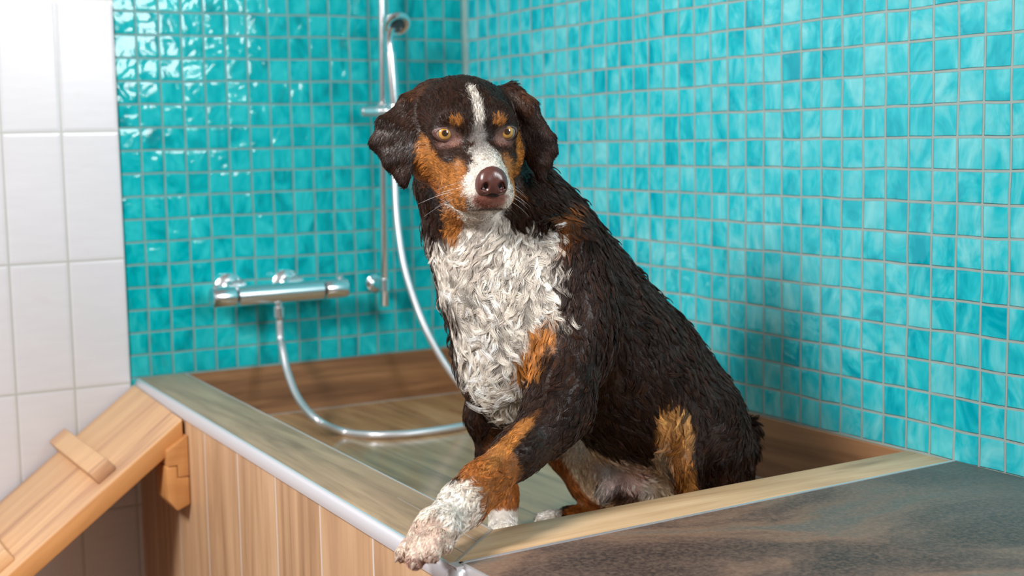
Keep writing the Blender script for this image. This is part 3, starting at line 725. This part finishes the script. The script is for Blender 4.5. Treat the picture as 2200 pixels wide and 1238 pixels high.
hm((.029, .096, -.058), (.015, .036, .034), RU2, .3, .4, both=True)
hm((0, .120, -.052), (.029, .040, .039), WH, .25, .5)
hm((.000, .120, -.080), (.022, .03, .014), WH * .9, .4, .3)
hm((.034, .092, -.074), (.013, .030, .026), RU2, .3, .4, both=True)
hm((.042, .045, -.052), (.024, .050, .034), RU2, .25, .5, both=True)
hm((.060, .030, -.036), (.010, .030, .030), RU2, .35, .5, both=True)
hm((.036, .082, -.064), (.015, .030, .030), RU2, .3, .4, both=True)
hm((.046, .020, -.085), (.026, .035, .028), RU, .4, .5, both=True)
hm((.0265, .060, .0165), (.0080, .030, .0070), RU2, .35, .3, both=True)
hm((.0395, .072, .0005), (.0185, .012, .0115), LBR, .35, .2, .9, both=True)
hm((.030, .070, -.006), (.010, .014, .008), (.26, .125, .095), .7, .2, .8, both=True)
hm((-.001, .130, -.062), (.0200, .024, .0150), (.26, .095, .070), .5, .4)
hm((.0, .110, -.0785), (.024, .040, .0035), (.05, .02, .015), .5, .3, .9)
hm((0, .078, -.002), (.010, .03, .012), (.22, .19, .175), .8, 1.2, .8)
mk((893, 200, 1.78), (.022, .012, .04), RD * 1.2, .6, .6, 30, .5)
mk((1128, 215, 1.79), (.014, .020, .04), RD * 1.2, .6, .6, 0, .5)
mk((885, 330, 1.745), (.004, .03, .02), (.07, .06, .06), .6, .4, 0, .6)

mk((925, 455, 1.80), (.026, .040, .05), DK, .3, .5, 20)
mk((1150, 400, 1.84), (.05, .05, .06), DK, .3, .5, 0)

hm((.0395, .062, -.0125), (.013, .014, .0045), (.20, .095, .075), .8, .3, .7, both=True)

mk((1128, 452, 1.80), (.034, .024, .06), DK, .4, .7, 25)
mk((972, 482, 1.77), (.015, .020, .05), RU2, .4, .6, 10)
hm((0, .142, -.048), (.017, .012, .013), DK * .4, .2, .1)  # shade inside the nostrils, painted dark on the muzzle behind the nose

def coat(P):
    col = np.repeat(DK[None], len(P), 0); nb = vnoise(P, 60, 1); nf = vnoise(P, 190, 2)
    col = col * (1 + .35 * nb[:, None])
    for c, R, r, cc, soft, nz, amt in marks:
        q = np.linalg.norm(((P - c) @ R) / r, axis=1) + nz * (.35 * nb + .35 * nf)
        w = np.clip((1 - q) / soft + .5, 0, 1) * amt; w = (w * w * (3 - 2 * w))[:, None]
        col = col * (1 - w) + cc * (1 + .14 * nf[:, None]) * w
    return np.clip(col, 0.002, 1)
def fields(P):                             # lie of the coat and its length
    fl = np.zeros((len(P), 3)); ln = np.zeros(len(P)); ws = np.zeros(len(P)) + 1e-9
    for q in V.p:
        if q['neg']: continue
        w = np.exp(-np.clip(sd(q, P), -.012, .2) / .007); fl += q['flow'] * w[:, None]; ln += q['ln'] * w; ws += w
    return fl / ws[:, None], ln / ws

mfur = NT('wet_coat_skin'); at_ = mfur.n('Attribute', attribute_name='coat').outputs['Color']
nn = mfur.noise(mfur.pos(), 260, 3)
M['coat'] = mfur.set(color=mfur.mix(nn, at_, mfur.mix(.35, at_, (0, 0, 0))), rough=.45, normal=mfur.bump(nn, .0015, .6), spec=.35)
def mesh_np(name, v, f, mat, parent, col=None):
    me = bpy.data.meshes.new(name); me.from_pydata(v.tolist(), [], f.tolist()); me.polygons.foreach_set('use_smooth', [True] * len(f))
    if col is not None:
        a = me.color_attributes.new('coat', 'FLOAT_COLOR', 'POINT'); a.data.foreach_set('color', np.concatenate([col, np.ones((len(col), 1))], 1).ravel())
    return link(name, me, mat, parent)
dog = empty('dog', A(1300, 1130, 1.95) * np.array([1, 1, 0]) + np.array([0, 0, W(0, 0, BZ).z]))
tag(dog, 'wet dark brown dog with white chest and rust markings sitting in the basin', 'dog')
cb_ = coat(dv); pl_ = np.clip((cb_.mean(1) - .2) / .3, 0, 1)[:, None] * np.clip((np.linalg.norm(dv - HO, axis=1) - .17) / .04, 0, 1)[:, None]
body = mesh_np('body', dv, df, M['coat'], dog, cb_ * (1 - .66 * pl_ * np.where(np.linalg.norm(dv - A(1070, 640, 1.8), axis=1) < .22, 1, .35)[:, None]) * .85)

# eyes, nose
def sphere_bm(c, r, R, seg=32, sc=(1, 1, 1)):
    bm = bmesh.new(); bmesh.ops.create_uvsphere(bm, u_segments=seg, v_segments=seg // 2, radius=1)
    Rm = Matrix(R.tolist()).to_4x4(); bmesh.ops.transform(bm, verts=bm.verts, matrix=Matrix.Translation(Vector(c)) @ Rm @ Matrix.Diagonal((r * sc[0], r * sc[1], r * sc[2], 1)))
    return bm
def eye_mat(c, gaze):
    N = NT('amber_eye'); x, y, z = (float(v) for v in c)
    dv_ = N.n('VectorMath', {0: N.pos(), 1: (x, y, z)}, operation='SUBTRACT').outputs[0]
    dn = N.n('VectorMath', {0: dv_}, operation='NORMALIZE').outputs[0]
    ct = N.n('VectorMath', {0: dn, 1: tuple(float(v) for v in gaze)}, operation='DOT_PRODUCT').outputs['Value']
    a = N.math('ARCCOSINE', ct)
    streak = N.noise(dn, 18, 3)
    a2 = N.math('DIVIDE', a, 1.2)
    iris = N.ramp(a2, [(0.0, (.004, .003, .003)), (.27, (.004, .003, .003)), (.30, (.26, .11, .022)), (.40, (.60, .33, .08)), (.62, (.46, .24, .055)), (.68, (.03, .012, .006)), (.76, (.30, .20, .16)), (1.0, (.42, .30, .25))])
    iris = N.mix(N.math('MULTIPLY', streak, .35), iris, (.15, .06, .01))
    return N.set(color=iris, rough=.08, coat=1.0, coatr=.02)
for s in (-1, 1):
    c = Hd(s * .0395, .0549, .0005); toward = np.array(CAM) - c; toward = toward / np.linalg.norm(toward)
    g = toward + np.array(CR) * .14 + np.array(CU) * .02; g /= np.linalg.norm(g)
    e = finish(sphere_bm(c, .0112, HR), 'eye', eye_mat(c, g), dog)
    # lids: a shell over the ball with an almond-shaped opening
    bm = bmesh.new(); na = 40; rings = []; ce = Hd(s * .0395, .0552, .0005)
    for k, (sx, sz, push, th) in enumerate(((.0106, .0076, -.0002, -.0012), (.0110, .0080, .0008, .0), (.0122, .0090, .0014, .0), (.0140, .0112, .0004, 0), (.0152, .0126, -.0030, 0), (.0158, .0134, -.0080, 0))):
        ring = []
        for j in range(na):
            a = 2 * math.pi * j / na; cx_ = math.cos(a); sz_ = math.sin(a)
            x = sx * math.copysign(abs(cx_) ** .92, cx_); z = sz * sz_ * (1 - .22 * cx_ * cx_) - s * .0 + (-.0011 * (-cx_ * s))
            rr_ = .0117 + th
            y = math.sqrt(max(rr_ ** 2 - min(x * x + z * z, rr_ ** 2 * .97), 0)) * (1 if k < 5 else .8) + push
            ring.append(bm.verts.new(Hd(s * .0395 + x, .0552 + y - .0006, .0005 + z)))
        rings.append(ring)
    for a, b in zip(rings, rings[1:]):
        for j in range(na): bm.faces.new((a[j], a[(j + 1) % na], b[(j + 1) % na], b[j]))
    if 'lid' not in M:
        N = NT('eyelid_skin'); M['lid'] = N.set(color=N.mix(N.noise(N.pos(), 120, 3), (.05, .022, .016), (.17, .075, .06)), rough=.4, normal=N.bump(N.noise(N.pos(), 500, 3), .0006, .5))
    finish(bm, 'eyelid', M['lid'], dog)
# nose leather
VN = Vol(); _V = V; V = VN
hell((0, .1350, -.0365), (.0195, .0115, .0130), .004)
for s in (-1, 1):
    hell((s * .0105, .1365, -.0395), (.0100, .0105, .0100), .005)
    hell((s * .0155, .1330, -.0420), (.0060, .0100, .0075), .004)
hcone((0, .1375, -.046), (0, .1350, -.0505), .0055, .0035, .004)
hell((0, .1330, -.0475), (.012, .008, .006), .004)
for s in (-1, 1):
    hell((s * .0098, .1490, -.0405), (.0052, .0080, .0047), .0015, neg=True, ax=np.array([[math.cos(s * .5), -math.sin(s * .5), 0], [math.sin(s * .5), math.cos(s * .5), 0], [0, 0, 1]]))
    hcone((s * .013, .1465, -.0415), (s * .0185, .1400, -.0425), .0014, .0010, .0012, neg=True)
hcone((0, .1500, -.036), (0, .1440, -.060), .0009, .0009, .0014, neg=True)
nv, nf_ = build_surface(VN, .0007); q_ = (nv - Hd(0, .135, -.040)) @ HR; q_ = q_ * np.array([.90, 1, 1.34]) + np.array([0, -.001, -.0062]); nv = Hd(0, .135, -.040) + q_ @ HR.T; nv = smooth(nv, nf_, 2); V = _V
N = NT('liver_nose_leather'); pb = N.n('TexVoronoi', {'Scale': 900.0, 'Vector': N.pos()}).outputs['Distance']; nn = N.noise(N.pos(), 90, 2)
M['nose'] = N.set(color=N.mix(nn, (.060, .020, .016), (.12, .042, .034)), rough=.28, normal=N.bump(pb, .0004, .15), spec=.6)
mesh_np('nose', nv, nf_, M['nose'], dog)
dog.children[-1]['label'] = 'wet liver brown nose'
# claws
M['claw'] = plain('horn_claw', (.34, .24, .19), .4)
for a, b in (((860, 1196, 1.493), (848, 1209, 1.489)), ((889, 1212, 1.472), (884, 1225, 1.469)), ((925, 1198, 1.469), (922, 1211, 1.466)), ((955, 1177, 1.483), (953, 1189, 1.480))):
    p0, p1 = Vector(A(*a)), Vector(A(*b)); bm = bmesh.new()
    tube(bm, [p0, p0.lerp(p1, .5) + Vector((0, 0, .0012)), p1], [.0030, .0025, .0006], 12); finish(bm, 'claw', M['claw'], dog)

# coat of wet hair strands, laid along the body and drawn into clumps
def hair_mat():
    N = NT('wet_hair'); a = N.n('Attribute', attribute_name='coat').outputs['Color']
    return N.set(color=a, rough=.40, spec=.22)
M['hair'] = hair_mat()
def curves_obj(name, pts, rad, col, mat, parent):
    """pts (N,n,3), rad (N,n), col (N,n,3)"""
    N_, n_p = pts.shape[:2]
    cv = bpy.data.hair_curves.new(name); cv.add_curves([n_p] * N_)
    cv.attributes['position'].data.foreach_set('vector', pts.astype(np.float32).ravel())
    ra = cv.attributes.get('radius') or cv.attributes.new('radius', 'FLOAT', 'POINT'); ra.data.foreach_set('value', rad.astype(np.float32).ravel())
    ca = cv.attributes.new('coat', 'FLOAT_COLOR', 'POINT'); c4 = np.concatenate([col, np.ones(col.shape[:2] + (1,))], 2).astype(np.float32); ca.data.foreach_set('color', c4.ravel())
    cv.materials.append(mat); o = bpy.data.objects.new(name, cv); C.objects.link(o); o.parent = parent; o.matrix_parent_inverse = parent.matrix_world.inverted(); return o
rng = np.random.default_rng(5)
tri_ = np.concatenate([df[:, [0, 1, 2]], df[:, [0, 2, 3]]]); e1 = dv[tri_[:, 1]] - dv[tri_[:, 0]]; e2 = dv[tri_[:, 2]] - dv[tri_[:, 0]]
cr_ = np.cross(e1, e2); ar = np.linalg.norm(cr_, axis=1) / 2; tn = cr_ / (2 * ar[:, None] + 1e-12)
vn = np.zeros_like(dv)
for i in range(3): np.add.at(vn, tri_[:, i], cr_)
vn /= np.linalg.norm(vn, axis=1)[:, None] + 1e-12
ctr = dv[tri_].mean(1); dh = np.linalg.norm(ctr - HO, axis=1)
wgt = ar * np.where(dh < .17, 2.6, 1.0) * np.where(np.linalg.norm(ctr - A(930, 1140, 1.52), axis=1) < .11, 2.2, 1.0)
NS = 400000
pick = rng.choice(len(tri_), NS, p=wgt / wgt.sum()); u = rng.random((NS, 2)); fl_ = u.sum(1) > 1; u[fl_] = 1 - u[fl_]
bw = np.stack([1 - u.sum(1), u[:, 0], u[:, 1]], 1)[..., None]
root = (dv[tri_[pick]] * bw).sum(1); nrm = (vn[tri_[pick]] * bw).sum(1); nrm /= np.linalg.norm(nrm, axis=1)[:, None]
# bare places: eyes, nose, mouth corner
keep = np.ones(NS, bool)
for s in (-1, 1): 
    q = (root - Hd(s * .0395, .066, 0)) @ HR; keep &= ~(((q / np.array([.0142, .03, .0112])) ** 2).sum(1) < 1)
q = (root - Hd(0, .140, -.049)) @ HR; keep &= ~(((q / np.array([.019, .014, .022])) ** 2).sum(1) < 1)
root, nrm = root[keep], nrm[keep]; NS = len(root)
def laid(P, n):
    f, l = fields(P)
    hd_ = np.clip((np.linalg.norm(P - HO, axis=1) - .12) / .06, 0, 1)     # head hair lies straighter
    wt = coat(P).mean(1); chest = np.clip((wt - .2) / .3, 0, 1) * hd_
    j = np.stack([vnoise(P, 38, 11 + i) for i in range(3)], 1) * (.22 + .38 * hd_ * (1 - .7 * np.clip((.0135 - l) / .003, 0, 1)) + .75 * chest * np.clip((l - .012) / .004, 0, 1))[:, None] + np.stack([vnoise(P, 110, 21 + i) for i in range(3)], 1) * (.20 + .20 * hd_ + .25 * chest * np.clip((l - .012) / .004, 0, 1))[:, None]
    f = f / (np.linalg.norm(f, axis=1)[:, None] + 1e-9) + j
    f = f - n * (f * n).sum(1)[:, None]; f /= np.linalg.norm(f, axis=1)[:, None] + 1e-9
    return f, l, chest, hd_
NP = 6
def strands(P, n, f, l, ch, lift, bend, ph):
    t = np.linspace(0, 1, NP)[None, :, None]; side = np.cross(n, f)
    lf = lift[:, None, None]
    wv = 0.115 * np.sin(t * 6.5 + ph[:, None, None]) * (.25 + ch[:, None, None]) * t
    return P[:, None] + l[:, None, None] * (side[:, None] * wv + f[:, None] * t * (1 - .25 * lf) + n[:, None] * (lf * t - .75 * lf * t * t) + side[:, None] * bend[:, None, None] * t * t)
f_, l_, ch_, hd_ = laid(root, nrm)
leg_ = np.clip((.0135 - l_) / .003, 0, 1) * hd_
nc = NS // 11; pc = 1 / np.clip(l_, .003, .03) ** 1.3; ci = rng.choice(NS, nc, replace=False, p=pc / pc.sum())
kd = kdtree.KDTree(nc)
for i, k in enumerate(ci): kd.insert(root[k], i)
kd.balance()
near = np.fromiter((kd.find(p)[1] for p in root), int, NS)
cl_lift = np.clip(rng.gamma(1.8, .12, nc), .05, 1.1); cl_ph = rng.uniform(0, 6.28, nc); cl_bend = np.clip(rng.normal(0, .25, nc), -.5, .5); cl_len = rng.uniform(.75, 1.3, nc)
lift_s = cl_lift[near] * (.55 + .45 * hd_) * (1 - .65 * leg_) * (1 - .35 * ch_); bend_s = cl_bend[near] * (1 + .8 * ch_ * (1 - leg_)) ; len_s = l_ * cl_len[near] * rng.uniform(.75, 1.1, NS)
own = strands(root, nrm, f_, len_s, ch_, lift_s, bend_s + rng.normal(0, .08, NS), cl_ph[near])
gi = ci[near]; guide = strands(root[gi], nrm[gi], f_[gi], l_[gi] * cl_len[near], ch_, lift_s, bend_s, cl_ph[near])
tt = np.linspace(0, 1, NP)[None, :, None]; amt = np.clip(rng.normal(.80, .12, NS) - .35 * np.clip((.009 - l_) / .004, 0, 1) - .14 * ch_ - .12 * leg_, .2, .98)[:, None, None]
pts = own * (1 - amt * tt ** .9) + guide * (amt * tt ** .9)
pts[:, 0] -= nrm * .0012
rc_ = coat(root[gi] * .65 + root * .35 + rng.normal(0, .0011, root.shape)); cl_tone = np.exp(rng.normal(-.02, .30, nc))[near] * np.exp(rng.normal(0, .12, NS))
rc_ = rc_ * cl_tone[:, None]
# pale hair is coloured darker at the roots, giving dark gaps between clumps
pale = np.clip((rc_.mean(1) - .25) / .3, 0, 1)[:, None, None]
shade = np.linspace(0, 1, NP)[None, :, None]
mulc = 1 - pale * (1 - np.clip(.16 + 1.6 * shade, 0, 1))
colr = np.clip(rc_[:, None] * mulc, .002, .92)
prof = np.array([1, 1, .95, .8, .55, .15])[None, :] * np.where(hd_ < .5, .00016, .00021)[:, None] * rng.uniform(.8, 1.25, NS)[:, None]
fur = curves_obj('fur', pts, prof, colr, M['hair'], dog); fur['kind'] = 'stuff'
# whiskers
wp_, wr_ = [], []
for s in (-1, 1):
    for i in range(8):
        a = rng.uniform(-.5, .5); b0 = Hd(s * (.024 + .004 * rng.random()), .098 + .018 * rng.random(), -.060 + .012 * rng.uniform(-1, 1)); d = HR @ np.array([s * 1.0, -.25 + a * .5, -.15 + a * .7]); L_ = rng.uniform(.025, .05)
        t = np.linspace(0, 1, NP)[:, None]; wp_.append(b0 + d * t * L_ + (HR @ np.array([0, -.4, -.6])) * (t ** 2) * L_ * .5); wr_.append(np.linspace(.00014, .00004, NP))
wp_, wr_ = np.array(wp_), np.array(wr_)
wk = curves_obj('whiskers', wp_, wr_, np.full(wp_.shape, .8), M['hair'], dog); wk['kind'] = 'stuff'
